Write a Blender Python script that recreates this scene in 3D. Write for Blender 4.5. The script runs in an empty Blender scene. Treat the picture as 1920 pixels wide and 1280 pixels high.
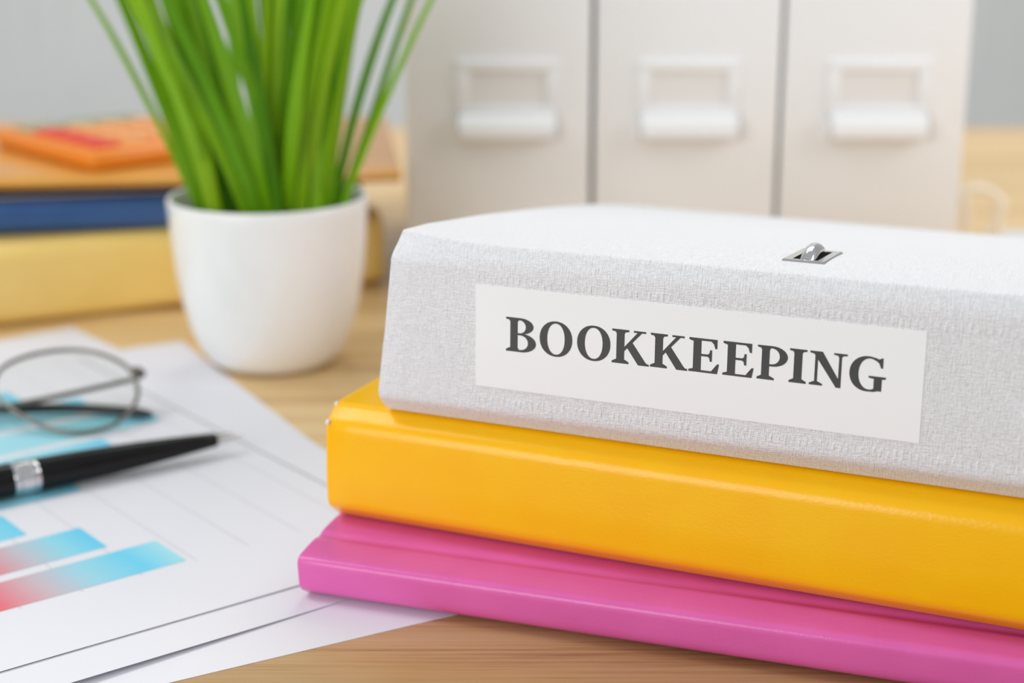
import bpy, bmesh, math, random
from math import radians as R, sin, cos, pi
from mathutils import Vector, Matrix
random.seed(7)
D = 0.74                                   # desk top height
C = bpy.context.scene.collection
sc = bpy.context.scene
MM = 0.001

# ------------------------------------------------------------------ camera, light, exposure
cam_d = bpy.data.cameras.new('camera'); cam = bpy.data.objects.new('camera', cam_d); C.objects.link(cam)
cam.location = (0, 0, D + 0.193); cam.rotation_euler = (R(90 - 16), 0, 0)
cam_d.sensor_width = 36; cam_d.lens = 3050 / 1920 * 36
cam_d.clip_start = 0.02; cam_d.clip_end = 30
cam_d.dof.use_dof = True; cam_d.dof.focus_distance = 0.408
cam_d.dof.aperture_fstop = 57.19 / 7.4
sc.camera = cam
w = bpy.data.worlds.new('world'); sc.world = w; w.use_nodes = True
w.node_tree.nodes['Background'].inputs[0].default_value = (0.94, 0.97, 1, 1)
w.node_tree.nodes['Background'].inputs[1].default_value = 0.50
def area(name, loc, target, sx, sy, power, col=(1, 1, 1)):
    l = bpy.data.lights.new(name, 'AREA'); l.shape = 'RECTANGLE'; l.size = sx; l.size_y = sy
    l.energy = power; l.color = col
    o = bpy.data.objects.new(name, l); C.objects.link(o); o.location = loc
    o.rotation_euler = (Vector(target) - Vector(loc)).to_track_quat('-Z', 'Y').to_euler()
    return o
area('left_window_light', (-1.0, 0.56, D + 1.45), (0.05, 0.5, D), 0.6, 0.6, 7, (1, 0.99, 0.98))
area('front_fill_light', (-0.72, -0.55, D + 0.40), (0.05, 0.5, D + 0.05), 0.8, 0.6, 6.6, (0.93, 0.975, 1))  # added fill to brighten the binder spines; no window stands here
area('back_ceiling_light', (0.25, 1.45, D + 1.15), (0.05, 0.65, D), 0.9, 0.5, 7, (1, 0.99, 0.97))
area('right_window_light', (0.85, 0.46, D + 0.52), (0.25, 0.85, D + 0.05), 0.5, 0.5, 2.9, (0.97, 0.985, 1))
sc.view_settings.view_transform = 'Standard'; sc.view_settings.look = 'None'
sc.view_settings.gamma = 1; sc.view_settings.use_curve_mapping = False
sc.view_settings.exposure = 0.10

# ------------------------------------------------------------------ materials
def lin(c):
    return tuple((v / 255 / 12.92 if v <= 10 else ((v / 255 + 0.055) / 1.055) ** 2.4) for v in c)
def mat(name, rgb, rough=0.5, metal=0.0, spec=0.5, coat=0.0, coat_rough=0.05, srgb=True):
    m = bpy.data.materials.new(name); m.use_nodes = True
    b = m.node_tree.nodes['Principled BSDF']
    c = lin(rgb) if srgb else rgb
    b.inputs['Base Color'].default_value = (*c, 1); b.inputs['Roughness'].default_value = rough
    b.inputs['Metallic'].default_value = metal; b.inputs['Specular IOR Level'].default_value = spec
    b.inputs['Coat Weight'].default_value = coat; b.inputs['Coat Roughness'].default_value = coat_rough
    return m
def N(m, t, **kw):
    n = m.node_tree.nodes.new(t)
    for k, v in kw.items(): setattr(n, k, v)
    return n
def L(m, a, b): m.node_tree.links.new(a, b)
def B(m): return m.node_tree.nodes['Principled BSDF']
def noise(m, scale, vec_scale=(1, 1, 1), detail=2, rough=0.5, coord='Object', rot=(0, 0, 0)):
    tc = N(m, 'ShaderNodeTexCoord'); mp = N(m, 'ShaderNodeMapping'); nz = N(m, 'ShaderNodeTexNoise')
    mp.inputs['Scale'].default_value = vec_scale; mp.inputs['Rotation'].default_value = rot
    nz.inputs['Scale'].default_value = scale; nz.inputs['Detail'].default_value = detail
    nz.inputs['Roughness'].default_value = rough
    L(m, tc.outputs[coord], mp.inputs[0]); L(m, mp.outputs[0], nz.inputs['Vector'])
    return nz
def math_(m, op, a, b):
    n = N(m, 'ShaderNodeMath', operation=op)
    for i, v in enumerate((a, b)):
        if hasattr(v, 'links'): L(m, v, n.inputs[i])
        else: n.inputs[i].default_value = v
    return n.outputs[0]
def bump(m, h, strength, dist, coat=False):
    bp = N(m, 'ShaderNodeBump'); bp.inputs['Strength'].default_value = strength; bp.inputs['Distance'].default_value = dist
    L(m, h, bp.inputs['Height']); L(m, bp.outputs[0], B(m).inputs['Normal'])
    if coat: L(m, bp.outputs[0], B(m).inputs['Coat Normal'])
    return bp
def ramp(m, fac, stops):
    r = N(m, 'ShaderNodeValToRGB'); e = r.color_ramp.elements
    while len(e) > len(stops): e.remove(e[-1])
    while len(e) < len(stops): e.new(0.5)
    for i, (p, c) in enumerate(stops): e[i].position = p; e[i].color = (*lin(c), 1)
    L(m, fac, r.inputs[0]); return r.outputs[0]

# wood laminate of the desk: long grain along X
def make_wood():
    m = mat('oak_laminate', (190, 145, 90), 0.38, spec=0.6)
    a = noise(m, 1.0, (3.0, 55, 20), 4, 0.6, rot=(0, 0, R(2)))
    b = noise(m, 1.0, (9, 700, 200), 3, 0.65, rot=(0, 0, R(2)))
    c = noise(m, 1.0, (60, 3800, 900), 2, 0.6, rot=(0, 0, R(2)))
    f = math_(m, 'ADD', math_(m, 'MULTIPLY', a.outputs[0], 0.42), math_(m, 'MULTIPLY', b.outputs[0], 0.38))
    f = math_(m, 'ADD', f, math_(m, 'MULTIPLY', c.outputs[0], 0.20))
    col = ramp(m, f, [(0.33, (118, 80, 48)), (0.42, (196, 157, 104)), (0.49, (224, 190, 134)), (0.60, (235, 206, 156))])
    # shade in front of the binder stack, painted into the wood as a browner strip
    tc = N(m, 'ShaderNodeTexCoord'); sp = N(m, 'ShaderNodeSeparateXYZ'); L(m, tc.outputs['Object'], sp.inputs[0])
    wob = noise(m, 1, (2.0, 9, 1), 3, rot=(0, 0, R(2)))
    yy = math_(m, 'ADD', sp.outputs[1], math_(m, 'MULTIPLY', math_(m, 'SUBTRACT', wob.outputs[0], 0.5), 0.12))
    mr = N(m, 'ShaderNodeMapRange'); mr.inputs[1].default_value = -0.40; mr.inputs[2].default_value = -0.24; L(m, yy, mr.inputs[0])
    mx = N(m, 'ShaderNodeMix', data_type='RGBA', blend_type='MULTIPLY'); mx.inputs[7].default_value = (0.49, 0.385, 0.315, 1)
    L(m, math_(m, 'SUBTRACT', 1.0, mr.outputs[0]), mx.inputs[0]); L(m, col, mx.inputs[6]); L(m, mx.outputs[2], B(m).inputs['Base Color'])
    bump(m, f, 0.12, 0.0004)
    return m
M = {}
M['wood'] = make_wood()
m = M['wall'] = mat('grey_wallpaper', (240, 242, 239), 0.8)
n1 = noise(m, 1, (90, 90, 6), 3); bump(m, n1.outputs[0], 0.25, 0.002)
L(m, ramp(m, n1.outputs[0], [(0.3, (235, 238, 236)), (0.7, (244, 246, 243))]), B(m).inputs['Base Color'])
m = M['floor'] = mat('grey_floor', (150, 145, 138), 0.5)
n1 = noise(m, 6, (1, 1, 1), 4); L(m, ramp(m, n1.outputs[0], [(0.3, (140, 135, 128)), (0.7, (162, 156, 148))]), B(m).inputs['Base Color'])
M['trim'] = mat('white_trim', (232, 232, 230), 0.4)
M['desk_leg'] = mat('painted_steel', (205, 205, 205), 0.4, 0.3)

# white linen-embossed board
def linen(name, rgb, strength=0.5):
    m = mat(name, rgb, 0.6, spec=0.3)
    a = noise(m, 1, (420, 3900, 3900), 1, 0.5)          # threads along the spine
    b = noise(m, 1, (3700, 420, 420), 1, 0.5)           # threads across it
    c = noise(m, 2200, (1, 1, 1), 1)
    h = math_(m, 'ADD', a.outputs[0], math_(m, 'MULTIPLY', b.outputs[0], 1.15))
    h = math_(m, 'ADD', h, math_(m, 'MULTIPLY', c.outputs[0], 0.6))
    bump(m, h, strength, 0.0004)
    return m
M['linen'] = linen('white_linen_board', (237, 237, 239), 0.8)
M['inner'] = mat('white_inner_lining', (225, 225, 225), 0.5)
M['label'] = mat('label_paper', (244, 244, 245), 0.5, coat=0.35, coat_rough=0.08)
M['ink'] = mat('black_ink', (52, 52, 54), 0.45, coat=0.5, coat_rough=0.1)
M['chrome'] = mat('chrome', (215, 215, 217), 0.08, 1.0)
M['steel'] = mat('brushed_nickel', (205, 205, 205), 0.22, 1.0)

def glossy_board(name, rgb, rgb2, bs=0.25):
    m = mat(name, rgb, 0.22, spec=0.36)
    a = noise(m, 1, (900, 1500, 1500), 2, 0.6); b = noise(m, 60, (1, 1, 1), 2)
    h = math_(m, 'ADD', a.outputs[0], math_(m, 'MULTIPLY', b.outputs[0], 0.5))
    bump(m, h, bs, 0.00025)
    L(m, ramp(m, b.outputs[0], [(0.3, rgb), (0.7, rgb2)]), B(m).inputs['Base Color'])
    return m
M['yellow'] = glossy_board('glossy_yellow_board', (255, 186, 0), (255, 192, 0))
M['pink'] = glossy_board('glossy_pink_board', (222, 98, 172), (227, 103, 177), 0.2)
M['page'] = mat('paper_block', (238, 236, 230), 0.8)
m = M['paper'] = mat('white_paper', (230, 230, 236), 0.75, spec=0.3)
n1 = noise(m, 900, (1, 1, 1), 3); bump(m, n1.outputs[0], 0.08, 0.0002)
M['worn'] = mat('worn_board_core', (240, 236, 228), 0.8)
# far folders
M['gold'] = glossy_board('mustard_board', (242, 206, 120), (245, 210, 126), 0.1)
M['blue'] = glossy_board('navy_board', (52, 86, 138), (56, 90, 142), 0.1)
M['tan'] = glossy_board('ochre_board', (214, 150, 62), (219, 157, 70), 0.1)
M['calc'] = mat('orange_plastic', (240, 138, 24), 0.35, coat=0.2)
M['key'] = mat('pale_orange_key', (238, 166, 96), 0.4)
M['redkey'] = mat('red_key', (226, 62, 40), 0.4)
M['screen'] = mat('calculator_screen', (150, 160, 120), 0.15)
M['box'] = mat('white_coated_board', (240, 240, 241), 0.42, spec=0.4)
n1 = noise(M['box'], 500, (1, 1, 1), 2); bump(M['box'], n1.outputs[0], 0.06, 0.0003)
M['holder'] = mat('white_enamel', (240, 240, 240), 0.22, coat=0.4)
M['card'] = mat('card_insert', (232, 228, 225), 0.7)
M['slot_dark'] = mat('painted_slot_shade', (46, 45, 44), 0.9, spec=0.0)
M['ceramic'] = mat('white_ceramic', (244, 243, 240), 0.22, spec=0.5, coat=0.3, coat_rough=0.1)
m = M['soil'] = mat('dark_soil', (58, 56, 34), 0.95)
n1 = noise(m, 300, (1, 1, 1), 4); bump(m, n1.outputs[0], 1, 0.003)
L(m, ramp(m, n1.outputs[0], [(0.35, (34, 34, 18)), (0.65, (84, 88, 44))]), B(m).inputs['Base Color'])
def leafmat(name, c1, c2):
    m = mat(name, c1, 0.38, spec=0.45)
    oi = N(m, 'ShaderNodeObjectInfo'); st = noise(m, 1, (900, 900, 14), 2)
    f = math_(m, 'ADD', math_(m, 'MULTIPLY', oi.outputs['Random'], 0.7), math_(m, 'MULTIPLY', st.outputs[0], 0.4))
    col = ramp(m, f, [(0.1, c1), (0.95, c2)])
    L(m, col, B(m).inputs['Base Color'])
    tr = N(m, 'ShaderNodeBsdfTranslucent'); L(m, col, tr.inputs[0])
    mx = N(m, 'ShaderNodeMixShader'); mx.inputs[0].default_value = 0.38
    out = m.node_tree.nodes['Material Output']
    L(m, B(m).outputs[0], mx.inputs[1]); L(m, tr.outputs[0], mx.inputs[2]); L(m, mx.outputs[0], out.inputs[0])
    bump(m, st.outputs[0], 0.15, 0.0006)
    return m
M['leaf'] = leafmat('grass_leaf', (92, 168, 8), (172, 214, 20))
M['leaf2'] = leafmat('grass_leaf_bright', (140, 202, 10), (192, 226, 44))
M['black'] = mat('black_lacquer', (9, 9, 10), 0.2, spec=0.3)
M['tip'] = mat('black_acetate', (16, 16, 17), 0.3)
M['frame'] = mat('gunmetal_wire', (128, 122, 114), 0.3, 0.9)
M['nosepad'] = mat('clear_silicone', (222, 226, 220), 0.25)
def glassmat():
    m = bpy.data.materials.new('spectacle_glass'); m.use_nodes = True; nt = m.node_tree
    nt.nodes.remove(nt.nodes['Principled BSDF'])
    t = N(m, 'ShaderNodeBsdfTransparent'); t.inputs[0].default_value = (0.955, 0.96, 0.95, 1)
    g = N(m, 'ShaderNodeBsdfGlossy'); g.inputs['Roughness'].default_value = 0.03
    f = N(m, 'ShaderNodeFresnel'); f.inputs[0].default_value = 1.12
    mx = N(m, 'ShaderNodeMixShader'); L(m, f.outputs[0], mx.inputs[0]); L(m, t.outputs[0], mx.inputs[1]); L(m, g.outputs[0], mx.inputs[2])
    L(m, mx.outputs[0], nt.nodes['Material Output'].inputs[0]); return m
M['glass'] = glassmat()
# printed chart inks: bars fade from red at the axis to cyan at the end (object X runs along the bar)
def barmat(name, stops):
    m = mat(name, (150, 215, 235), 0.7, spec=0.3)
    tc = N(m, 'ShaderNodeTexCoord'); sp = N(m, 'ShaderNodeSeparateXYZ'); L(m, tc.outputs['Object'], sp.inputs[0])
    f = N(m, 'ShaderNodeMapRange'); f.inputs[1].default_value = -0.085; f.inputs[2].default_value = 0.0
    L(m, sp.outputs[0], f.inputs[0])
    st = noise(m, 1, (20, 1500, 1), 2)
    ff = math_(m, 'ADD', f.outputs[0], math_(m, 'MULTIPLY', math_(m, 'SUBTRACT', st.outputs[0], 0.5), 0.10))
    L(m, ramp(m, ff, stops), B(m).inputs['Base Color']); return m
M['bar_red'] = barmat('bar_ink_red_to_cyan', [(0.18, (236, 74, 90)), (0.36, (230, 116, 128)), (0.52, (204, 184, 192)), (0.68, (158, 214, 230)), (0.86, (112, 210, 240)), (1.0, (168, 226, 238))])
M['bar_red2'] = barmat('bar_ink_grey_to_cyan', [(0.44, (236, 80, 96)), (0.61, (222, 142, 150)), (0.74, (192, 194, 204)), (0.87, (146, 216, 234)), (1.0, (104, 206, 240))])
M['bar_cyan'] = barmat('bar_ink_cyan', [(0.2, (170, 222, 232)), (0.8, (152, 220, 236)), (1.0, (120, 210, 238))])
M['rule'] = mat('grey_rule_ink', (188, 188, 194), 0.7)
M['edge_shade'] = mat('painted_edge_shade', (60, 60, 62), 0.7)
M['rule_mid'] = mat('mid_rule_ink', (160, 160, 166), 0.7)
M['cream'] = mat('cream_enamel', (243, 232, 214), 0.35)
M['pad'] = mat('pale_blue_grey_paper', (214, 220, 228), 0.7)

# ------------------------------------------------------------------ mesh helpers
def obj(name, bm, material, parent=None, smooth=None, label=None):
    me = bpy.data.meshes.new(name)
    bmesh.ops.recalc_face_normals(bm, faces=bm.faces[:])
    bm.to_mesh(me); bm.free()
    me.materials.append(material)
    o = bpy.data.objects.new(name, me); C.objects.link(o)
    if smooth is not None:
        for p in me.polygons: p.use_smooth = True
        if smooth < 179: me.set_sharp_from_angle(angle=R(smooth))
    if parent: o.parent = parent
    if label: o['label'] = label
    return o
def tag(o, label, cat, group=None):
    o['label'] = label; o['category'] = cat
    if group: o['group'] = group
    return o
def thing(name, label, cat, loc, rotz=0, group=None):
    o = bpy.data.objects.new(name, None); C.objects.link(o); o.empty_display_size = 0.02
    o.location = (loc[0], loc[1], loc[2] + D); o.rotation_euler = (0, 0, rotz)
    return tag(o, label, cat, group)
def box(bm, x0, x1, y0, y1, z0, z1, bev=0, seg=2, mtx=None):
    t = bmesh.new(); bmesh.ops.create_cube(t, size=1)
    for v in t.verts: v.co = Vector(((x0 + x1) / 2 + v.co.x * (x1 - x0), (y0 + y1) / 2 + v.co.y * (y1 - y0), (z0 + z1) / 2 + v.co.z * (z1 - z0)))
    if bev: bmesh.ops.bevel(t, geom=t.edges[:], offset=bev, segments=seg, affect='EDGES', profile=0.5)
    if mtx is not None: bmesh.ops.transform(t, matrix=mtx, verts=t.verts[:])
    me = bpy.data.meshes.new('t'); t.to_mesh(me); t.free(); bm.from_mesh(me); bpy.data.meshes.remove(me)
    return bm
def bx(*a, **k): return box(bmesh.new(), *a, **k)
def lathe(prof, seg=64, bm=None):
    bm = bm or bmesh.new(); rings = []
    for r, z in prof:
        rings.append([bm.verts.new((0, 0, z))] if r < 1e-7 else [bm.verts.new((r * cos(2 * pi * i / seg), r * sin(2 * pi * i / seg), z)) for i in range(seg)])
    for a, b in zip(rings, rings[1:]):
        for i in range(seg):
            j = (i + 1) % seg
            if len(a) == 1 and len(b) == 1: continue
            if len(a) == 1: bm.faces.new((a[0], b[j], b[i]))
            elif len(b) == 1: bm.faces.new((a[i], a[j], b[0]))
            else: bm.faces.new((a[i], a[j], b[j], b[i]))
    return bm
def tube(pts, rad, seg=10, closed=False, bm=None, flat=1.0, up=(0, 0, 1)):
    """tube through pts (metres); rad is a number or a list; flat scales along the up-ish axis"""
    bm = bm or bmesh.new(); pts = [Vector(p) for p in pts]; n = len(pts); rings = []
    rad = rad if isinstance(rad, (list, tuple)) else [rad] * n
    for i, p in enumerate(pts):
        if closed: t = (pts[(i + 1) % n] - pts[i - 1])
        else: t = pts[min(i + 1, n - 1)] - pts[max(i - 1, 0)]
        t.normalize(); u = Vector(up)
        if abs(t.dot(u)) > 0.95: u = Vector((1, 0, 0)) if abs(t.x) < 0.9 else Vector((0, 1, 0))
        a = t.cross(u).normalized(); b = a.cross(t).normalized()
        rings.append([bm.verts.new(p + a * rad[i] * cos(2 * pi * k / seg) + b * rad[i] * flat * sin(2 * pi * k / seg)) for k in range(seg)])
    m_ = n if closed else n - 1
    for i in range(m_):
        A, Bq = rings[i], rings[(i + 1) % n]
        for k in range(seg):
            bm.faces.new((A[k], A[(k + 1) % seg], Bq[(k + 1) % seg], Bq[k]))
    if not closed: bm.faces.new(rings[0][::-1]); bm.faces.new(rings[-1])
    return bm
def spline(P, n=8, closed=False):
    P = [Vector(p) for p in P]; out = []; m_ = len(P)
    rng = range(m_) if closed else range(m_ - 1)
    g = lambda i: P[i % m_] if closed else P[max(0, min(m_ - 1, i))]
    for i in rng:
        p0, p1, p2, p3 = g(i - 1), g(i), g(i + 1), g(i + 2)
        for k in range(n):
            t = k / n
            out.append(0.5 * ((2 * p1) + (p2 - p0) * t + (2 * p0 - 5 * p1 + 4 * p2 - p3) * t * t + (3 * p1 - p0 - 3 * p2 + p3) * t ** 3))
    if not closed: out.append(P[-1])
    return out
def fillet(pts):
    """pts: (u, z, radius) polyline -> rounded list of (u, z)"""
    out = []
    for i, (x, y, r) in enumerate(pts):
        p = Vector((x, y))
        if i in (0, len(pts) - 1) or r <= 0: out.append(p); continue
        a = Vector(pts[i - 1][:2]) - p; b = Vector(pts[i + 1][:2]) - p
        d = min(r, a.length * 0.48, b.length * 0.48); a.normalize(); b.normalize()
        p0, p2 = p + a * d, p + b * d
        for k in range(6):
            t = k / 5; out.append(p0 * (1 - t) ** 2 + p * 2 * t * (1 - t) + p2 * t * t)
    return out
def offset_line(pl, t):
    out = []
    for i, p in enumerate(pl):
        d = (pl[min(i + 1, len(pl) - 1)] - pl[max(i - 1, 0)]).normalized()
        out.append(p + Vector((d.y, -d.x)) * -t)
    return out
def shell(outer, inner, L0, L1, skew=None):
    """extrude the band between two (u,z) polylines (mm) along X from L0 to L1 (mm)"""
    bm = bmesh.new(); cols = []
    xs = [L0, L0 + 0.6, L0 + 8, L0 + 18, L0 + 32, L1 - 0.6, L1]
    for k, x in enumerate(xs):
        e = 0.35 if k in (0, len(xs) - 1) else 0.0             # softened end edge
        o_, i_ = [], []
        for p, q in zip(outer, inner):
            c = (p + q) / 2; pp = p + (c - p) * e * 0.5; qq = q + (c - q) * e * 0.5
            s, du, dz = skew(x, p) if skew else (0, 0, 0)
            o_.append(bm.verts.new(((x + s) * MM, (pp.x + du) * MM, (pp.y + dz) * MM))); i_.append(bm.verts.new(((x + s) * MM, (qq.x + du) * MM, (qq.y + dz) * MM)))
        cols.append((o_, i_))
    n = len(outer)
    for (o0, i0), (o1, i1) in zip(cols, cols[1:]):
        for j in range(n - 1):
            bm.faces.new((o0[j], o0[j + 1], o1[j + 1], o1[j])); bm.faces.new((i0[j], i1[j], i1[j + 1], i0[j + 1]))
        bm.faces.new((o0[0], o1[0], i1[0], i0[0])); bm.faces.new((o0[-1], i0[-1], i1[-1], o1[-1]))
    for (o_, i_) in (cols[0], cols[-1]):
        for j in range(n - 1): bm.faces.new((o_[j], i_[j], i_[j + 1], o_[j + 1]))
    return bm
def binder(name, label, loc, yaw, prof, splits, length, material, group=None, t=2.0, skew=None, smooth=40):
    """prof runs from the back edge of the bottom cover round the spine to the back edge of the top cover"""
    root = thing(name, label, 'binder', loc, -R(yaw), group)
    o_ = fillet(prof); i_ = offset_line(o_, -t)
    # cut at z limits on the spine side
    idx = [0]
    for zc in splits:
        idx.append(min((i for i in range(len(o_)) if o_[i].x < prof[-2][0] * 0.5 or i > 0), key=lambda i: abs(o_[i].y - zc) + max(0, o_[i].x - 12)))
    idx.append(len(o_) - 1)
    parts = []
    for nm, a, b in zip(('back_cover', 'spine', 'front_cover'), idx, idx[1:]):
        parts.append(obj(nm, shell(o_[a:b + 1], i_[a:b + 1], 0, length, skew), material, root, smooth))
    return root, parts

# ------------------------------------------------------------------ setting
def struct(name, bm, m): o = obj(name, bm, m); o['kind'] = 'structure'; return o
struct('floor', bx(-3, 3, -2, 2.2, -0.05, 0), M['floor'])
struct('wall_back', bx(-3, 3, 2.2, 2.3, 0, 2.7), M['wall'])
struct('baseboard_back', bx(-3, 3, 2.185, 2.2, 0, 0.1, bev=0.004), M['trim'])

# ------------------------------------------------------------------ desk
desk = thing('desk', 'light oak laminate desk carrying all the folders, papers and the plant', 'desk', (0, 0.75, -D))
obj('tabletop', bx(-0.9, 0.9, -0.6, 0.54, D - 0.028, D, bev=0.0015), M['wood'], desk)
for x in (-0.82, 0.82):
    for y in (-0.52, 0.46): obj('leg', bx(x - 0.025, x + 0.025, y - 0.025, y + 0.025, 0, D - 0.028, bev=0.003), M['desk_leg'], desk)
obj('apron', bx(-0.79, 0.79, 0.45, 0.47, D - 0.11, D - 0.028, bev=0.002), M['desk_leg'], desk)

# ------------------------------------------------------------------ sheets of paper
def sheet(name, label, corner, gdir, e0, e1, g0, g1, z, lift, material):
    """corner is the sheet's back right corner (mm); g runs along its long side toward the front, e to the right"""
    root = thing(name, label, 'paper', (corner[0] * MM, corner[1] * MM, 0), math.atan2(gdir[1], gdir[0]) + pi / 2)
    bm = bmesh.new(); NX, NY = 16, 22; top, bot = [], []
    for j in range(NY + 1):
        rt, rb = [], []
        for i in range(NX + 1):
            e = e0 + (e1 - e0) * i / NX; g = g0 + (g1 - g0) * j / NY; zz = z + lift(g, e)
            rt.append(bm.verts.new((e * MM, -g * MM, (zz + 0.1) * MM))); rb.append(bm.verts.new((e * MM, -g * MM, zz * MM)))
        top.append(rt); bot.append(rb)
    for j in range(NY):
        for i in range(NX):
            bm.faces.new((top[j][i], top[j][i + 1], top[j + 1][i + 1], top[j + 1][i])); bm.faces.new((bot[j][i], bot[j + 1][i], bot[j + 1][i + 1], bot[j][i + 1]))
    for j in range(NY):
        for i in (0, NX): bm.faces.new((top[j][i], top[j + 1][i], bot[j + 1][i], bot[j][i]))
    for i in range(NX):
        for j in (0, NY): bm.faces.new((top[j][i], top[j][i + 1], bot[j][i + 1], bot[j][i]))
    o = obj('page', bm, material, root, 30)
    return root
def sstep(a, b, x):
    t = max(0, min(1, (x - a) / (b - a))); return t * t * (3 - 2 * t)
lift0 = lambda g, e: 0.0
liftA = lambda g, e: 2.2 * sstep(215, 312, g) * sstep(-40, -190, e)
liftB = lambda g, e: 2.2 * sstep(215, 312, g) * sstep(-40, -190, e) + 0.05 * sstep(200, 297, g)
sheet('paper_sheet', 'lowest plain white sheet with its corner beside the plant pot', (-142.3, 673.1), (0.485, -0.8745), -210, 0, 0, 297, 0.05, lift0, M['paper'])
sheet('paper_sheet', 'middle white sheet whose front edge shows below the chart sheet', (-194.7, 694.5), (0.631, -0.7757), -212, -3, 15.5, 312.5, 0.20, liftA, M['paper'])
chart = sheet('chart_sheet', 'topmost white sheet printed with a cyan and red bar chart', (-194.7, 694.5), (0.631, -0.7757), -210, 0, 0, 297.2, 0.35, liftB, M['paper'])
def printed(name, e0, e1, g0, g1, material, n=12, shift=0.03, x_end=None):
    """thin layer of ink that follows the chart sheet; its own origin sits at the bar's end"""
    bm = bmesh.new(); rows = []
    ox = (x_end if x_end is not None else e1)
    ng = max(1, int(abs(g1 - g0) / 8)); ne = max(1, int(abs(e1 - e0) / 10))
    for j in range(ng + 1):
        row = []
        for i in range(ne + 1):
            e = e0 + (e1 - e0) * i / ne; g = g0 + (g1 - g0) * j / ng
            row.append(bm.verts.new(((e - ox) * MM, -(g - g0) * MM, (0.45 + shift + liftB(g, e)) * MM)))
        rows.append(row)
    for j in range(ng):
        for i in range(ne): bm.faces.new((rows[j][i], rows[j][i + 1], rows[j + 1][i + 1], rows[j + 1][i]))
    o = obj(name, bm, material, chart); o.location = (ox * MM, -g0 * MM, 0)
    return o
for e in (-135, -117, -99, -81.7, -64.3, -46.6, -29): printed('grid_line', e - 0.11, e + 0.11, 46, 263, M['rule'], shift=0.03)
printed('grid_line', -19.2, -18.4, 46, 263, M['rule_mid'], shift=0.03)
for k, (ee, mk) in enumerate([(-84, 'bar_red'), (-97.3, 'bar_red2'), (-112, 'bar_cyan'), (-83, 'bar_cyan'), (-55.5, 'bar_cyan'), (-29.5, 'bar_cyan'), (-42, 'bar_cyan'), (-60, 'bar_cyan')]):
    c = 251.6 - 24.2 * k
    printed('chart_bar', -200, ee, c - 9.7, c + 9.7, M[mk], shift=0.06, x_end=ee)
printed('edge_shade_line', -209.6, -0.4, 296.6, 297.1, M['edge_shade'], shift=0.03)  # shadow line under the sheet's front edge, painted on as a dark stripe

# ------------------------------------------------------------------ front stack of three binders
STACK = None
yaw_p, yaw_y, yaw_w = 19.0, 23.5, 23.4
pink_prof = [(232, 0.5, 0), (2.2, 0.5, 2.5), (-3.2, 3.4, 3), (-4.2, 13.4, 2.6), (3, 14.3, 3), (7.5, 14.7, 2), (10, 14.1, 1.5), (12.5, 15.1, 1.5), (20, 15.75, 4), (232, 15.9, 0)]
pink, pp = binder('ring_binder', 'glossy pink slim binder at the bottom of the front stack', (-0.0576, 0.4156, 0), yaw_p, pink_prof, (1.2, 14.2), 318, M['pink'], t=1.6)
obj('paper_block', bx(0.004, 0.314, 0.004, 0.222, 0.0025, 0.0138), M['page'], pink)
yel_prof = [(232, 0.05, 0), (1.5, 0.05, 1.5), (-5.1, 5.2, 2.2), (-5.3, 14, 2), (-4.3, 29.6, 3), (1.6, 34.0, 1.6), (232, 34.0, 0)]
yellow, yp = binder('ring_binder', 'thick glossy yellow binder in the middle of the front stack', (-0.0503, 0.4359, 0.0160), yaw_y, yel_prof, (0.8, 33.0), 318, M['yellow'], t=2.2)
obj('paper_block', bx(0.004, 0.314, 0.004, 0.222, 0.0035, 0.0308), M['page'], yellow)
for (u, z) in ((-4.0, 29.8), (1.3, 33.5)):
    obj('worn_corner', bx(-0.00012, 0.0009, (u - 0.7) * MM, (u + 0.7) * MM, (z - 0.75) * MM, (z + 0.55) * MM, bev=0.0003), M['worn'], yellow, 60, 'chipped pale corner of the yellow cover')
wht_prof = [(242, 0.05, 0), (1.2, 0.05, 1.2), (-0.8, 2.2, 1), (-3.9, 5.4, 1.6), (-3.9, 22, 2), (-3.5, 44.3, 1.4), (-3.1, 46.6, 1.2), (-1.4, 50.4, 1.1),
            (24, 49.0, 9), (49.6, 46.2, 9), (102.7, 38.9, 20), (162.2, 29.4, 20), (205, 20.5, 20), (242, 11.5, 0)]
white, wp = binder('ring_binder', 'large white linen binder labelled for bookkeeping on top of the front stack', (-0.0340, 0.4278, 0.0502), yaw_w, wht_prof, (3.2, 48.6), 318, M['linen'], t=2.0,
                   skew=lambda x, p: ((max(0, 1 - x / 20) * ((3.3 * sstep(10, 46, p.y) - 1.2 * sstep(24, 6, p.y)) if p.x < 12 else 3.3)),
                                      max(0, 1 - x / 25) * 5.0 * sstep(44, 50, p.y) * sstep(30, 3, p.x), max(0, 1 - x / 32) * 0.6 * sstep(44, 50, p.y) * sstep(40, 3, p.x)))
obj('lining', bx(0.008, 0.312, 0.012, 0.236, 0.0022, 0.0032), M['inner'], white)
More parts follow.
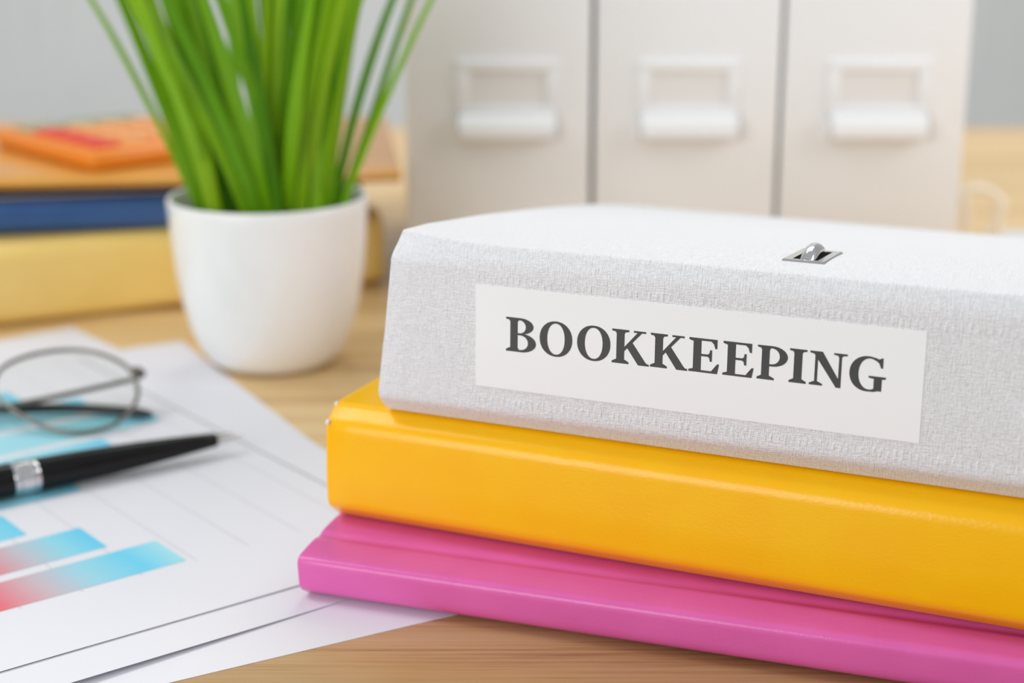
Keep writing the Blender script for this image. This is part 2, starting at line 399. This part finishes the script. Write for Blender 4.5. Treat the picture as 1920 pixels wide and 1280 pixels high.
# label pocket on the spine
face = lambda z: -3.9 + (0.4 * max(0, z - 22) / 21.2)       # u of the spine face at height z (mm)
def on_spine(s, z, out=0.0): return Vector((s * MM, (face(z) - out) * MM, z * MM))
def plate(s0, s1, z0, z1, out0, out1, r=0.6):
    bm = bmesh.new(); c = []
    nz = 8; rows = []
    for o_ in (out0, out1):
        rows.append([[bm.verts.new(on_spine(s, z0 + (z1 - z0) * k / nz, o_)) for s in (s0, s1)] for k in range(nz + 1)])
    for k in range(nz):
        a, b = rows[1][k], rows[1][k + 1]; bm.faces.new((a[0], a[1], b[1], b[0]))
        c_, d_ = rows[0][k], rows[0][k + 1]; bm.faces.new((c_[0], d_[0], d_[1], c_[1]))
        for i in (0, 1): bm.faces.new((rows[0][k][i], rows[1][k][i], rows[1][k + 1][i], rows[0][k + 1][i]))
    for k in (0, nz): bm.faces.new((rows[0][k][0], rows[0][k][1], rows[1][k][1], rows[1][k][0]))
    return bm
lab = obj('spine_label', plate(28.4, 144.7, 12.4, 39.9, -0.1, 0.22), M['label'], white)
# lettering: serif capitals drawn from strokes, cap height 1
def arc(cx, cy, rx, ry, a0, a1, n=22, p=2.0):
    out = []
    for k in range(n + 1):
        a = R(a0 + (a1 - a0) * k / n); c_, s_ = cos(a), sin(a)
        out.append((cx + rx * math.copysign(abs(c_) ** (2 / p), c_), cy + ry * math.copysign(abs(s_) ** (2 / p), s_)))
    return out
def band(o_, i_): return [('band', o_, i_)]
def poly(*p): return [('poly', list(p))]
def rect(x0, x1, y0, y1): return poly((x0, y0), (x1, y0), (x1, y1), (x0, y1))
def serif(x0, x1, y, up, sx0, sx1, t=0.055):
    # slab serif with small bracket into the stem sx0..sx1
    d = 1 if up else -1
    return poly((x0, y), (x1, y), (x1, y + d * t), (sx1 + 0.03, y + d * (t + 0.02)), (sx1, y + d * (t + 0.07)), (sx0, y + d * (t + 0.07)), (sx0 - 0.03, y + d * (t + 0.02)), (x0, y + d * t))
def glyph(ch):
    g = []
    if ch == 'B':
        g += rect(0.13, 0.36, 0, 1) + rect(0, 0.2, 0.94, 1) + rect(0, 0.2, 0, 0.06) + serif(0, 0.42, 0, True, 0.13, 0.36) + serif(0, 0.42, 1, False, 0.13, 0.36)
        g += rect(0.3, 0.46, 0.935, 1) + rect(0.3, 0.5, 0.495, 0.555) + rect(0.3, 0.48, 0, 0.065)
        g += band(arc(0.45, 0.765, 0.39, 0.235, 90, -90), arc(0.42, 0.745, 0.185, 0.19, 90, -90))
        g += band(arc(0.47, 0.275, 0.45, 0.275, 90, -90), arc(0.44, 0.28, 0.235, 0.215, 90, -90))
    elif ch == 'O':
        g += band(arc(0.5, 0.5, 0.5, 0.52, 0, 360, 56, 2.1), arc(0.5, 0.5, 0.265, 0.455, 0, 360, 56, 2.15))
    elif ch == 'K':
        g += rect(0.13, 0.36, 0, 1) + serif(0, 0.49, 0, True, 0.13, 0.36) + serif(0, 0.49, 1, False, 0.13, 0.36)
        g += poly((0.36, 0.37), (0.36, 0.50), (0.73, 0.95), (0.86, 0.95)) + rect(0.62, 0.97, 0.945, 1)
        g += poly((0.42, 0.50), (0.58, 0.655), (0.97, 0.10), (1.02, 0.06), (0.76, 0)) + poly((0.76, 0), (1.07, 0), (1.07, 0.055), (0.94, 0.075), (0.78, 0.06))
    elif ch == 'E':
        g += rect(0.13, 0.37, 0, 1) + rect(0, 0.3, 0.94, 1) + rect(0, 0.3, 0, 0.06) + poly((0, 0.94), (0.13, 0.9), (0.13, 0.95)) + poly((0, 0.06), (0.13, 0.1), (0.13, 0.05))
        g += rect(0.3, 0.82, 0.935, 1) + poly((0.84, 1), (0.84, 0.73), (0.78, 0.73), (0.74, 0.86), (0.66, 0.935), (0.66, 1))
        g += rect(0.3, 0.86, 0, 0.065) + poly((0.86, 0), (0.91, 0.29), (0.85, 0.29), (0.79, 0.14), (0.68, 0.065), (0.68, 0))
        g += rect(0.3, 0.66, 0.48, 0.545) + poly((0.69, 0.68), (0.63, 0.68), (0.61, 0.58), (0.56, 0.545), (0.56, 0.48), (0.61, 0.445), (0.63, 0.345), (0.69, 0.345))
    elif ch == 'P':
        g += rect(0.13, 0.37, 0, 1) + serif(0, 0.53, 0, True, 0.13, 0.37) + serif(0, 0.4, 1, False, 0.13, 0.37)
        g += rect(0.3, 0.47, 0.935, 1) + rect(0.3, 0.47, 0.40, 0.465)
        g += band(arc(0.46, 0.70, 0.46, 0.30, 90, -90), arc(0.43, 0.70, 0.245, 0.235, 90, -90))
    elif ch == 'I':
        g += rect(0.13, 0.37, 0, 1) + serif(0, 0.5, 0, True, 0.13, 0.37) + serif(0, 0.5, 1, False, 0.13, 0.37)
    elif ch == 'N':
        g += rect(0.15, 0.235, 0, 1) + rect(0.83, 0.915, 0.0, 1) + serif(0, 0.39, 0, True, 0.15, 0.235, 0.05) + serif(0.68, 1.07, 1, False, 0.83, 0.915, 0.05)
        g += poly((0.0, 1), (0.0, 0.945), (0.12, 0.92), (0.78, -0.01), (0.915, -0.01), (0.915, 0.12), (0.36, 1))
    elif ch == 'G':
        o_ = arc(0.52, 0.5, 0.52, 0.52, 48, 305, 48, 2.1); i_ = arc(0.57, 0.5, 0.31, 0.455, 62, 292, 48, 2.1)
        g += band(o_, i_)
        g += poly((0.62, 0.955), (0.70, 1.0), (0.82, 0.96), (0.90, 1.0), (0.94, 1.0), (0.94, 0.70), (0.88, 0.70), (0.83, 0.83), (0.74, 0.91))
        g += rect(0.70, 0.93, 0.02, 0.42) + poly((0.55, 0.45), (0.55, 0.395), (0.66, 0.375), (0.97, 0.375), (1.04, 0.395), (1.04, 0.45)) + poly((0.62, -0.015), (0.70, -0.015), (0.93, 0.05), (0.93, 0.1), (0.68, 0.06))
    return g
WID = dict(B=0.92, O=1.0, K=1.07, E=0.91, P=0.92, I=0.50, N=1.07, G=1.04)
def letter(ch, s0, s1, base, cap):
    bm = bmesh.new(); k = (s1 - s0) / WID[ch]
    def v(p, o_): return bm.verts.new(on_spine(s0 + p[0] * k, base + p[1] * cap, o_))
    lo, hi = 0.2, 0.262
    for n_c, c in enumerate(glyph(ch)):
        hi = 0.262 + 0.0025 * n_c
        if c[0] == 'poly':
            t = [v(p, hi) for p in c[1]]; b = [v(p, lo) for p in c[1]]; n = len(t)
            bmesh.ops.triangulate(bm, faces=[bm.faces.new(t)])
            for i in range(n): bm.faces.new((t[i], t[(i + 1) % n], b[(i + 1) % n], b[i]))
        else:
            O_ = [v(p, hi) for p in c[1]]; I_ = [v(p, hi) for p in c[2]]; Ob = [v(p, lo) for p in c[1]]; Ib = [v(p, lo) for p in c[2]]
            for i in range(len(O_) - 1):
                bm.faces.new((O_[i], O_[i + 1], I_[i + 1], I_[i])); bm.faces.new((O_[i], Ob[i], Ob[i + 1], O_[i + 1])); bm.faces.new((I_[i], I_[i + 1], Ib[i + 1], Ib[i]))
    return obj('letter', bm, M['ink'], lab)
for ch, a, b in (('B', 37.1, 45.6), ('O', 46.6, 55.7), ('O', 57.0, 66.1), ('K', 66.5, 76.5), ('K', 76.8, 86.6), ('E', 86.9, 94.8), ('E', 95.7, 103.6), ('P', 104.4, 112.0), ('I', 112.4, 116.7), ('N', 117.4, 126.5), ('G', 127.1, 135.9)):
    letter(ch, a, b, 23.0 + 0.010 * (a - 37), 9.15 - 0.008 * (a - 37))
# embossed stitch-like seams of the label pocket (two long rows of tiny ridges)
def seam(zc, x0, x1, step):
    bm = bmesh.new(); s = x0
    while s < x1:
        h = random.uniform(0.9, 1.4); wd = random.uniform(0.3, 0.5); o_ = random.uniform(0.09, 0.17)
        z0, z1 = zc - h, zc + h
        P = [on_spine(s - wd, z0, 0), on_spine(s + wd, z0, 0), on_spine(s + wd, z1, 0), on_spine(s - wd, z1, 0)]
        Q = [on_spine(s - wd * 0.4, z0 + 0.4, o_), on_spine(s + wd * 0.4, z0 + 0.4, o_), on_spine(s + wd * 0.4, z1 - 0.4, o_), on_spine(s - wd * 0.4, z1 - 0.4, o_)]
        P = [bm.verts.new(p) for p in P]; Q = [bm.verts.new(q) for q in Q]
        bm.faces.new(Q)
        for i in range(4): bm.faces.new((P[i], P[(i + 1) % 4], Q[(i + 1) % 4], Q[i]))
        s += step * random.uniform(0.85, 1.15)
    return bm
for zc in (41.6, 8.6):
    o = obj('embossed_seam', seam(zc, 29, 290, 1.75), M['linen'], white); o['kind'] = 'stuff'
# finger hole ring, mostly beyond the right of the frame
ringp = [on_spine(180.6 + 12.5 * cos(a * 2 * pi / 40), 21.5 + 12.5 * sin(a * 2 * pi / 40), 0.15) for a in range(40)]
obj('finger_ring', tube(ringp, 0.0007, 8, True), M['linen'], white, 60)
# metal lined slot in the cover with the ring showing through
ov = fillet(wht_prof)
def cover_z(u):
    best = 0
    for a, b in zip(ov, ov[1:]):
        if a.y > 8 and min(a.x, b.x) <= u <= max(a.x, b.x) and abs(b.x - a.x) > 1e-6:
            best = max(best, a.y + (b.y - a.y) * (u - a.x) / (b.x - a.x))
    return best
S0, S1, U0, U1, RIM = 104.8, 115.8, 14.0, 36.0, 2.3
bm = bmesh.new()
def rp(s, u, dz): return bm.verts.new((s * MM, u * MM, (cover_z(u) + dz) * MM))
outr = [(S0, U0), (S1, U0), (S1, U1), (S0, U1)]; inr = [(S0 + RIM, U0 + RIM), (S1 - RIM, U0 + RIM), (S1 - RIM, U1 - RIM), (S0 + RIM, U1 - RIM)]
a = [rp(*p, -0.05) for p in outr]; b = [rp(p[0] + (0.4 if p[0] == S0 else -0.4), p[1] + (0.4 if p[1] == U0 else -0.4), 0.55) for p in outr]
c = [rp(*p, 0.42) for p in inr]; d = [rp(*p, -0.04) for p in inr]
for i in range(4):
    j = (i + 1) % 4
    for p, q in ((a, b), (b, c), (c, d)): bm.faces.new((p[i], p[j], q[j], q[i]))
slot = obj('slot_frame', bm, M['steel'], white, label='square metal rim in the white cover')
bm = bmesh.new()
us = [inr[0][1] + (inr[2][1] - inr[0][1]) * k / 8 for k in range(9)]
rows = [(rp(inr[0][0], u, 0.10), rp(inr[1][0], u, 0.10)) for u in us]
for p, q in zip(rows, rows[1:]): bm.faces.new((p[0], p[1], q[1], q[0]))
obj('slot_shade', bm, M['slot_dark'], slot)  # dark sheet on the uncut cover, painted as the shade inside the slot
ring_pts = [((S0 + S1) / 2 * MM, (25 + 11.5 * cos(t)) * MM, (cover_z(25) - 10.2 + 11.5 * sin(t)) * MM) for t in [R(55 + 70 * k / 20) for k in range(21)]]
obj('binder_ring', tube(ring_pts, 0.0021, 14, up=(1, 0, 0)), M['chrome'], white, 60, 'chrome ring arching through the slot')

# ------------------------------------------------------------------ potted grass
pot = thing('potted_grass', 'tufted bright green grass in a white round ceramic pot', 'plant', (-0.0982, 0.6445, 0))
obj('pot', lathe([(0, 0.0004), (0.0215, 0.0004), (0.0245, 0.0012), (0.0275, 0.0045), (0.0305, 0.0100), (0.0337, 0.0180), (0.0362, 0.0280), (0.0380, 0.0400), (0.0391, 0.0520), (0.0398, 0.0640), (0.0401, 0.0682),
                  (0.0398, 0.0692), (0.0391, 0.0696), (0.0383, 0.0692), (0.0379, 0.0680), (0.0372, 0.0580), (0.0362, 0.0450), (0.0345, 0.0300), (0, 0.0300)], 96), M['ceramic'], pot, 60)
bm = lathe([(0, 0.0300), (0.0343, 0.0302), (0.0362, 0.0535), (0.030, 0.0545), (0.02, 0.0560), (0.01, 0.0565), (0, 0.0568)], 40)
for v in bm.verts:
    if v.co.z > 0.0534 and abs(v.co.x) + abs(v.co.y) < 0.04: v.co.z += random.uniform(-0.0012, 0.0012)
obj('soil', bm, M['soil'], pot, 60)
def leaf(pts, width, material, twist=0.0, tip=0.25):
    """a long channelled blade: closed section of four corners swept along pts (mm in the pot's frame)"""
    P = spline([Vector(p) for p in pts], 6); n = len(P); bm = bmesh.new(); rings = []
    for i, p in enumerate(P):
        t = (P[min(i + 1, n - 1)] - P[max(i - 1, 0)]).normalized(); f = i / (n - 1)
        wv = width * 0.5 * (0.72 + 0.28 * min(1, f / 0.25)) * (1 if f < 0.55 else max(0.06, 1 - ((f - 0.55) / 0.45) ** 1.6))
        a = Vector((cos(twist + 0.35 * f), sin(twist + 0.35 * f), 0)); a = (a - t * a.dot(t)).normalized(); nrm = a.cross(t).normalized()
        dep = wv * 0.28; th = 0.16
        rings.append([bm.verts.new((p + q) * MM) for q in (a * wv, nrm * (dep + th), -a * wv, nrm * (dep - th) )])
    for A, Bq in zip(rings, rings[1:]):
        for k in range(4): bm.faces.new((A[k], A[(k + 1) % 4], Bq[(k + 1) % 4], Bq[k]))
    bm.faces.new(rings[0]); bm.faces.new(rings[-1][::-1])
    return obj('leaf', bm, material, pot, 50)
# (x, z) profile of the blades that read one by one, plus their depth at the base and the way they lean in depth
BL = [
 # x at soil, z | x,z at mid | x,z higher | depth base, depth top, width, bright, twist
 ((-28, 62), (-47, 106), (-71, 152), 2, 8, 2.8, 0, 0.2), ((-27, 60), (-50, 120), (-64, 152), 16, 40, 2.2, 1, 0.3),
 ((-24, 60), (-38, 105), (-55, 152), -6, -4, 5.2, 0, 0.2), ((-20, 60), (-31, 104), (-47, 153), -10, -12, 6.6, 1, -0.2),
 ((-18, 60), (-25, 105), (-41, 154), -14, -22, 6.0, 1, 0.1), ((-17, 60), (-22, 106), (-34, 154), -4, -8, 5.6, 0, 0.4),
 ((-4, 60), (-19, 104), (-42, 152), -17, -30, 5.0, 0, 0.3), ((0, 60), (-14, 106), (-33, 153), -18, -28, 5.0, 0, 0.0),
 ((2, 60), (-8, 106), (-20, 153), -16, -18, 5.2, 1, 0.2), ((4, 60), (-1, 106), (-7, 153), -14, -14, 6.0, 0, -0.1),
 ((6, 60), (2, 106), (-3, 154), -17, -24, 5.4, 0, 0.2), ((8, 60), (5, 106), (4, 154), -10, -6, 5.0, 0, 0.5),
 ((14, 60), (14, 106), (12, 154), -4, 0, 4.6, 0, 0.0), ((18, 60), (17, 106), (21, 154), -8, -6, 5.2, 1, 0.1),
 ((20, 60), (25, 106), (31, 154), -12, -16, 5.4, 1, -0.2), ((22, 60), (26, 100), (42, 154), -10, -10, 5.0, 1, 0.2),
 ((23, 60), (30, 104), (40, 154), -4, -4, 4.6, 0, -0.3), ((25, 60), (37, 106), (54, 152), 0, 4, 4.2, 0, 0.2),
 ((29, 61), (44, 98), (70, 152), -6, -8, 3.2, 1, 0.3), ((27, 60), (42, 100), (60, 150), 8, 18, 3.4, 0, 0.1),
]
for (a, b, c_, y0, y1, wd, br, tw) in BL:
    k = random.uniform(0.9, 1.5)
    dx, dz = c_[0] - b[0], c_[1] - b[1]
    d1 = (c_[0] + dx * 1.15 * k, y1 * 1.5 + 4, c_[1] + dz * 0.85 * k)
    ym = (y0 + y1) / 2
    leaf([(a[0] * 0.86, y0 * 0.9, 48), (a[0], y0, a[1]), (b[0], ym, b[1]), (c_[0], y1, c_[1]), d1], wd * 0.95, M['leaf2'] if br else M['leaf'], tw)
for k in range(84):                                      # the rest of the tuft, growing from three clumps
    cx, cy = random.choice(((-19, -2), (-17, 6), (3, -4), (4, 8), (6, 2), (20, 0), (18, 8)))
    x0, y0 = cx + random.gauss(0, 3.2), cy + random.gauss(0, 5.5)
    r = math.hypot(x0, y0)
    if r > 27: x0, y0 = x0 * 27 / r, y0 * 27 / r
    lx = max(-0.20, min(0.22, x0 * 0.017 + random.gauss(0, 0.10) - 0.03)); ly = y0 * 0.020 + random.gauss(0, 0.16)
    Ht = random.uniform(118, 190); bend = random.uniform(1.2, 1.6)
    pts = [(x0 * 0.95, y0 * 0.95, 48)] + [(x0 + lx * Ht * f ** bend, y0 + ly * Ht * f ** bend, 52 + Ht * f * (1 - 0.06 * f)) for f in (0.08, 0.35, 0.68, 1.0)]
    leaf(pts, random.uniform(3.0, 5.6), M['leaf'] if random.random() < 0.72 else M['leaf2'], random.uniform(-0.7, 0.7))

# ------------------------------------------------------------------ pen
def pen_axis():
    tip = Vector((-0.0934, 0.5334, 0)); tail = Vector((-0.1565, 0.4919, 0)); return tip, (tail - tip).normalized()
tip, ad = pen_axis()
pen = thing('ballpoint_pen', 'black lacquered ballpoint pen with chrome bands lying across the bar chart', 'pen', (tip.x, tip.y, 0.0066), math.atan2(ad.y, ad.x))
rotx = Matrix.Rotation(R(90), 4, 'Y')                     # lathe axis Z -> local +X (tip toward tail)
def pl(name, prof, m, label=None):
    bm = lathe([(r * MM, z * MM) for r, z in prof], 40); bmesh.ops.transform(bm, matrix=rotx, verts=bm.verts[:])
    return obj(name, bm, m, pen, 40, label)
pl('tip', [(0, 0), (0.45, 0.1), (0.6, 0.8), (0.8, 2.0), (1.3, 2.2), (2.1, 10.0), (2.1, 11), (0, 11)], M['chrome'], 'chrome writing tip')
pl('grip', [(0, 10.0), (2.3, 10.0), (2.5, 10.5), (2.9, 16), (3.6, 25), (4.35, 37), (4.9, 49), (5.3, 62), (5.45, 72.2), (5.1, 72.4), (0, 72.4)], M['black'])
pl('band', [(0, 72), (5.3, 72), (5.55, 72.3), (5.55, 73.6), (5.25, 73.8), (5.25, 74.4), (5.6, 74.6), (5.7, 78.3), (5.25, 78.5), (5.25, 79), (5.6, 79.2), (5.6, 80.2), (5.3, 80.5), (0, 80.5)], M['chrome'], 'stepped chrome centre band')
pl('barrel', [(0, 80.3), (5.4, 80.3), (5.55, 81), (5.5, 100), (5.1, 122), (4.6, 132), (4.4, 133), (0, 133)], M['black'])
pl('cap_end', [(0, 132.8), (4.5, 132.8), (4.6, 133.4), (4.3, 136.5), (3.0, 138.3), (0, 138.8)], M['chrome'])
obj('clip', tube([(0.131, 0, 0.0044), (0.131, 0, 0.0075), (0.126, 0, 0.0080), (0.095, 0, 0.0070), (0.090, 0, 0.0062)], 0.0011, 8, up=(0, 1, 0)), M['chrome'], pen, 50)

# ------------------------------------------------------------------ spectacles
gl = thing('eyeglasses', 'folded round wire eyeglasses with black temple tips resting on the chart', 'eyeglasses', (-0.154, 0.5482, 0.0014), R(4))
th = R(60); U = Vector((0, sin(th), cos(th)))
def lp(x, y, off=0.0):                                   # point in the leaning lens plane (mm)
    nrm = Vector((0, -cos(th), sin(th))); return (Vector((x, 0, 0)) + U * y + nrm * off) * MM
RIMP = [(0, 0), (8, 1.6), (14, 5.6), (18, 13.5), (18.2, 21), (15.2, 29), (9.5, 35), (0, 39.6), (-11, 41), (-23, 38.6), (-31.5, 33.3), (-34.2, 26), (-32.5, 19), (-24.5, 10.6), (-14, 3.6), (-7, 0.8)]
for side in (0, 1):
    P2 = [(p[0] if side == 0 else -92 - p[0], p[1]) for p in RIMP]
    loop = [Vector(p) for p in spline([(x, y, 0) for x, y in P2], 6, True)]
    rim = obj('rim', tube([lp(p.x, p.y + 0.9, 0) for p in loop], 0.00085, 10, True, up=(0.1, -0.4, 0.9)), M['frame'], gl, 60)
    bm = bmesh.new(); cx = sum(p.x for p in loop) / len(loop); cy = sum(p.y for p in loop) / len(loop)
    rings = []
    for (k, off) in ((1.0, 0.45), (0.66, 0.9), (0.33, 1.1)):
        rings.append(([bm.verts.new(lp(cx + (p.x - cx) * k, cy + 0.9 + (p.y - cy) * k, off)) for p in loop], [bm.verts.new(lp(cx + (p.x - cx) * k, cy + 0.9 + (p.y - cy) * k, off - 0.9)) for p in loop]))
    n = len(loop); ct, cb = bm.verts.new(lp(cx, cy + 0.9, 1.2)), bm.verts.new(lp(cx, cy + 0.9, 0.3))
    for i in range(n):
        j = (i + 1) % n
        for (A, a2), (Bq, b2) in zip(rings, rings[1:]):
            bm.faces.new((A[i], A[j], Bq[j], Bq[i])); bm.faces.new((a2[j], a2[i], b2[i], b2[j]))
        bm.faces.new((rings[0][0][i], rings[0][0][j], rings[0][1][j], rings[0][1][i]))
        bm.faces.new((rings[-1][0][i], rings[-1][0][j], ct)); bm.faces.new((rings[-1][1][j], rings[-1][1][i], cb))
    obj('lens', bm, M['glass'], gl, 60)
    sx = 1 if side == 0 else -1; x0 = 0 if side == 0 else -92
    hp = [lp(x0 + sx * 15.0, 30.5, 0), lp(x0 + sx * 17.8, 30.8, -0.3), lp(x0 + sx * 19.2, 30.4, -2.2)]
    obj('hinge', tube(spline(hp, 4), 0.0014, 10), M['frame'], gl, 60)
    pad = lathe([(0, -0.0011), (0.0022, -0.0008), (0.0029, 0), (0.0022, 0.0008), (0, 0.0011)], 16)
    bmesh.ops.scale(pad, vec=(0.75, 1.45, 1), verts=pad.verts[:]); bmesh.ops.rotate(pad, cent=(0, 0, 0), matrix=Matrix.Rotation(R(55), 3, 'Y'), verts=pad.verts[:])
    bmesh.ops.translate(pad, vec=lp(x0 - sx * 35.5, 15, -3.5), verts=pad.verts[:])
    obj('nose_pad', pad, M['nosepad'], gl, 60)
    obj('pad_arm', tube(spline([lp(x0 - sx * 33, 24, 0), lp(x0 - sx * 36, 20, -3), lp(x0 - sx * 35.5, 15, -3.5)], 4), 0.0005, 8), M['frame'], gl, 60)
obj('bridge', tube(spline([lp(-34, 27, 0), lp(-40, 30.5, 0.6), (lp(-46, 31.5, 0.8)), lp(-52, 30.5, 0.6), lp(-58, 27, 0)], 5), 0.0009, 10), M['frame'], gl, 60)
hz = lp(19.2, 30.4, -2.2)
a1 = spline([hz, (hz.x - 0.012, hz.y - 0.001, hz.z - 0.0032), (-0.031, 0.0185, 0.0050), (-0.060, 0.020, 0.0036), (-0.085, 0.024, 0.0034)], 6)
obj('temple', tube(a1, 0.0010, 10), M['frame'], gl, 60)
obj('temple_tip', tube(spline([(-0.080, 0.0232, 0.0034), (-0.092, 0.0245, 0.0033), (-0.110, 0.0245, 0.0026), (-0.126, 0.020, 0.0022)], 6), 0.0017, 10), M['tip'], gl, 60, 'black temple tip')
hz2 = lp(-92 - 19.2, 30.4, -2.2)
a2 = spline([hz2, (hz2.x + 0.014, hz2.y - 0.001, hz2.z - 0.004), (-0.070, 0.0245, 0.0034), (-0.044, 0.0215, 0.0026)], 6)
obj('temple', tube(a2, 0.0010, 10), M['frame'], gl, 60)
obj('temple_tip', tube(spline([(-0.048, 0.0220, 0.0026), (-0.026, 0.0235, 0.0024), (-0.008, 0.0235, 0.0022), (0.010, 0.0200, 0.0020), (0.0235, 0.0150, 0.0017)], 6), [0.0012] + [0.0019] * 21 + [0.0016, 0.0014, 0.0008], 10), M['tip'], gl, 60, 'black temple tip')

# ------------------------------------------------------------------ stack of folders at the left
def folder(label, loc, yaw, z0, h, length, depth, material, round_=3.0, pages=True, drop=0.0):
    pr = [(depth, 0.05, 0), (1.5 if h > 10 else 9, 0.05, 1.5), (-3, 0.05 + min(3.5, h * 0.2 if h > 10 else 3.2), round_), (-3.4, h * 0.5, 2), (-3, h - min(4.5, h * 0.25), round_), (2.5, h - drop, 2.5), (70, h, 20), (depth, h, 0)]
    b, ps = binder('folder', label, (loc[0], loc[1], z0), yaw, pr, (0.05 + h * 0.06, (h - drop) * 0.97), length, material, t=1.5, smooth=50)
    b['category'] = 'folder'
    if pages: obj('paper_block', bx(0.004, (length - 4) * MM, 0.004, (depth - 8) * MM, 0.0022, (h - 2.0) * MM), M['page'], b)
    return b
def end_left(right, yaw_deg, length):                  # binder origin lies at its left end; the right end is what is known
    a = R(yaw_deg); return (right[0] - cos(a) * length * MM, right[1] - sin(a) * length * MM)
YL = 26.1
folder('thick mustard yellow folder at the bottom of the left stack', end_left((-0.0640, 0.7760), YL, 318), -YL, 0.0003, 36.5, 318, 235, M['gold'], 5)
folder('navy blue folder in the middle of the left stack', end_left((-0.0700, 0.7500), 12, 312), -12, 0.0370, 18.6, 312, 225, M['blue'], 2.0, drop=2.2)
folder('thin ochre folder on top of the left stack under the calculator', end_left((-0.0510, 0.7385), 6.5, 310), -6.5, 0.0558, 7.4, 310, 172, M['tan'], 2)

# ------------------------------------------------------------------ calculator
calc = thing('calculator', 'orange desk calculator with a row of red keys lying on the ochre folder', 'calculator', (-0.1900, 0.7300, 0.0634), R(42))
CW, CL = 0.078, 0.102                                    # local X to the back right, local Y to the back left
bm = bx(0, CW, 0, CL, 0, 0.009, bev=0.003, seg=3)
for v in bm.verts:
    if v.co.z > 0.005: v.co.z += v.co.y * 0.0
obj('case', bm, M['calc'], calc, 40)
for j in range(4):
    for i in range(4):
        red = i == 0
        x0, y0 = 0.006 + i * 0.0168, 0.008 + j * 0.0165
        zt = 0.009 + (y0 + 0.006) * 0.0
        obj('key', bx(x0, x0 + 0.0130, y0, y0 + 0.0120, zt - 0.001, zt + 0.0022, bev=0.0012), M['redkey'] if red else M['key'], calc, 40, 'red key' if red else None)
obj('display', bx(0.007, CW - 0.007, 0.077, 0.094, 0.0085, 0.0102, bev=0.0008), M['screen'], calc, 40)

# ------------------------------------------------------------------ three white file boxes
def file_box(x0, wd, label, dx):
    b = thing('file_box', label, 'file box', (x0, 0.760, 0.0002), 0, 'white file boxes standing in a row')
    W = wd
    obj('body', bx(0, W, 0.0035, 0.255, 0, 0.315, bev=0.0012), M['box'], b, 40)
    obj('front_panel', bx(0, W, 0, 0.0035, 0, 0.315, bev=0.0014, seg=3), M['box'], b, 40)
    cx = W / 2 + dx
    # label holder: a frame of four strips around a card
    fr = bmesh.new(); hx, z0, z1, s = 0.0235, 0.0735, 0.1105, 0.0052
    box(fr, cx - hx, cx + hx, -0.0022, 0.0006, z1 - s, z1, bev=0.0009); box(fr, cx - hx, cx - hx + s, -0.0021, 0.0005, z0 + 0.0155, z1 - s + 0.0005, bev=0.0005)
    box(fr, cx + hx - s, cx + hx, -0.0021, 0.0005, z0 + 0.0155, z1 - s + 0.0005, bev=0.0005); box(fr, cx - hx, cx + hx, -0.0022, 0.0006, z0 + 0.012, z0 + 0.016, bev=0.0009)
    h = obj('label_holder', fr, M['box'], b, 40)
    obj('card', bx(cx - hx + s - 0.001, cx + hx - s + 0.001, -0.0006, 0.0003, z0 + 0.014, z1 - s + 0.001), M['card'], h)
    # curved finger pull below the card
    pr = [(0.0, 0.0122), (-0.003, 0.0122), (-0.0062, 0.0108), (-0.0084, 0.0078), (-0.0090, 0.0044), (-0.0085, 0.0014), (-0.0074, 0.0016), (-0.0078, 0.0044), (-0.0072, 0.0070), (-0.0054, 0.0095), (-0.003, 0.0108), (0.0, 0.0108)]
    bm = bmesh.new(); cols = [[bm.verts.new((x, y, z0 + z)) for y, z in pr] for x in (cx - hx, cx + hx)]
    n = len(pr)
    for i in range(n): bm.faces.new((cols[0][i], cols[0][(i + 1) % n], cols[1][(i + 1) % n], cols[1][i]))
    for x in (cx - hx, cx + hx - 0.0012):
        vs = [[bm.verts.new((xx, y, z0 + z)) for y, z in pr[:6] + [(0, 0.0012)]] for xx in (x, x + 0.0012)]
        bm.faces.new(vs[0]); bm.faces.new(vs[1][::-1]); k = len(vs[0])
        for i in range(k): bm.faces.new((vs[0][i], vs[1][i], vs[1][(i + 1) % k], vs[0][(i + 1) % k]))
    obj('finger_pull', bm, M['holder'], b, 35)
    return b
file_box(-0.0498, 0.0865, 'white file box with label holder nearest the plant, first of three', 0.0045)
file_box(0.0389, 0.0855, 'middle white file box with label holder between two others', 0.0008)
file_box(0.1265, 0.0855, 'white file box with label holder at the right end of the row', 0.0015)

# ------------------------------------------------------------------ small things behind, at the right
be = thing('wire_bookend', 'small cream bent wire stand beside the right file box', 'bookend', (0.2270, 0.800, 0.0002))
obj('arch', tube(spline([(-0.004, 0, 0.0400), (0.003, 0, 0.0425), (0.010, 0, 0.0415), (0.0165, 0, 0.0370), (0.0190, 0, 0.0325)], 5), 0.0024, 10, up=(0, 1, 0)), M['cream'], be, 60)
obj('leg', tube([(0.0005, 0, 0), (0.0005, 0, 0.015), (0.0000, 0, 0.0295), (-0.0022, 0, 0.0405)], 0.0026, 10, up=(0, 1, 0)), M['cream'], be, 60)
obj('leg', tube([(0.0210, 0, 0), (0.0180, 0, 0.012), (0.0160, 0, 0.024), (0.0172, 0, 0.0355)], 0.0026, 10, up=(0, 1, 0)), M['cream'], be, 60)
pad = thing('notepad', 'pale blue grey paper pad on the desk right of the file boxes', 'notepad', (0.255, 0.795, 0.0002), R(-6))
obj('page', bx(0, 0.14, 0, 0.10, 0, 0.0012, bev=0.0003), M['pad'], pad)
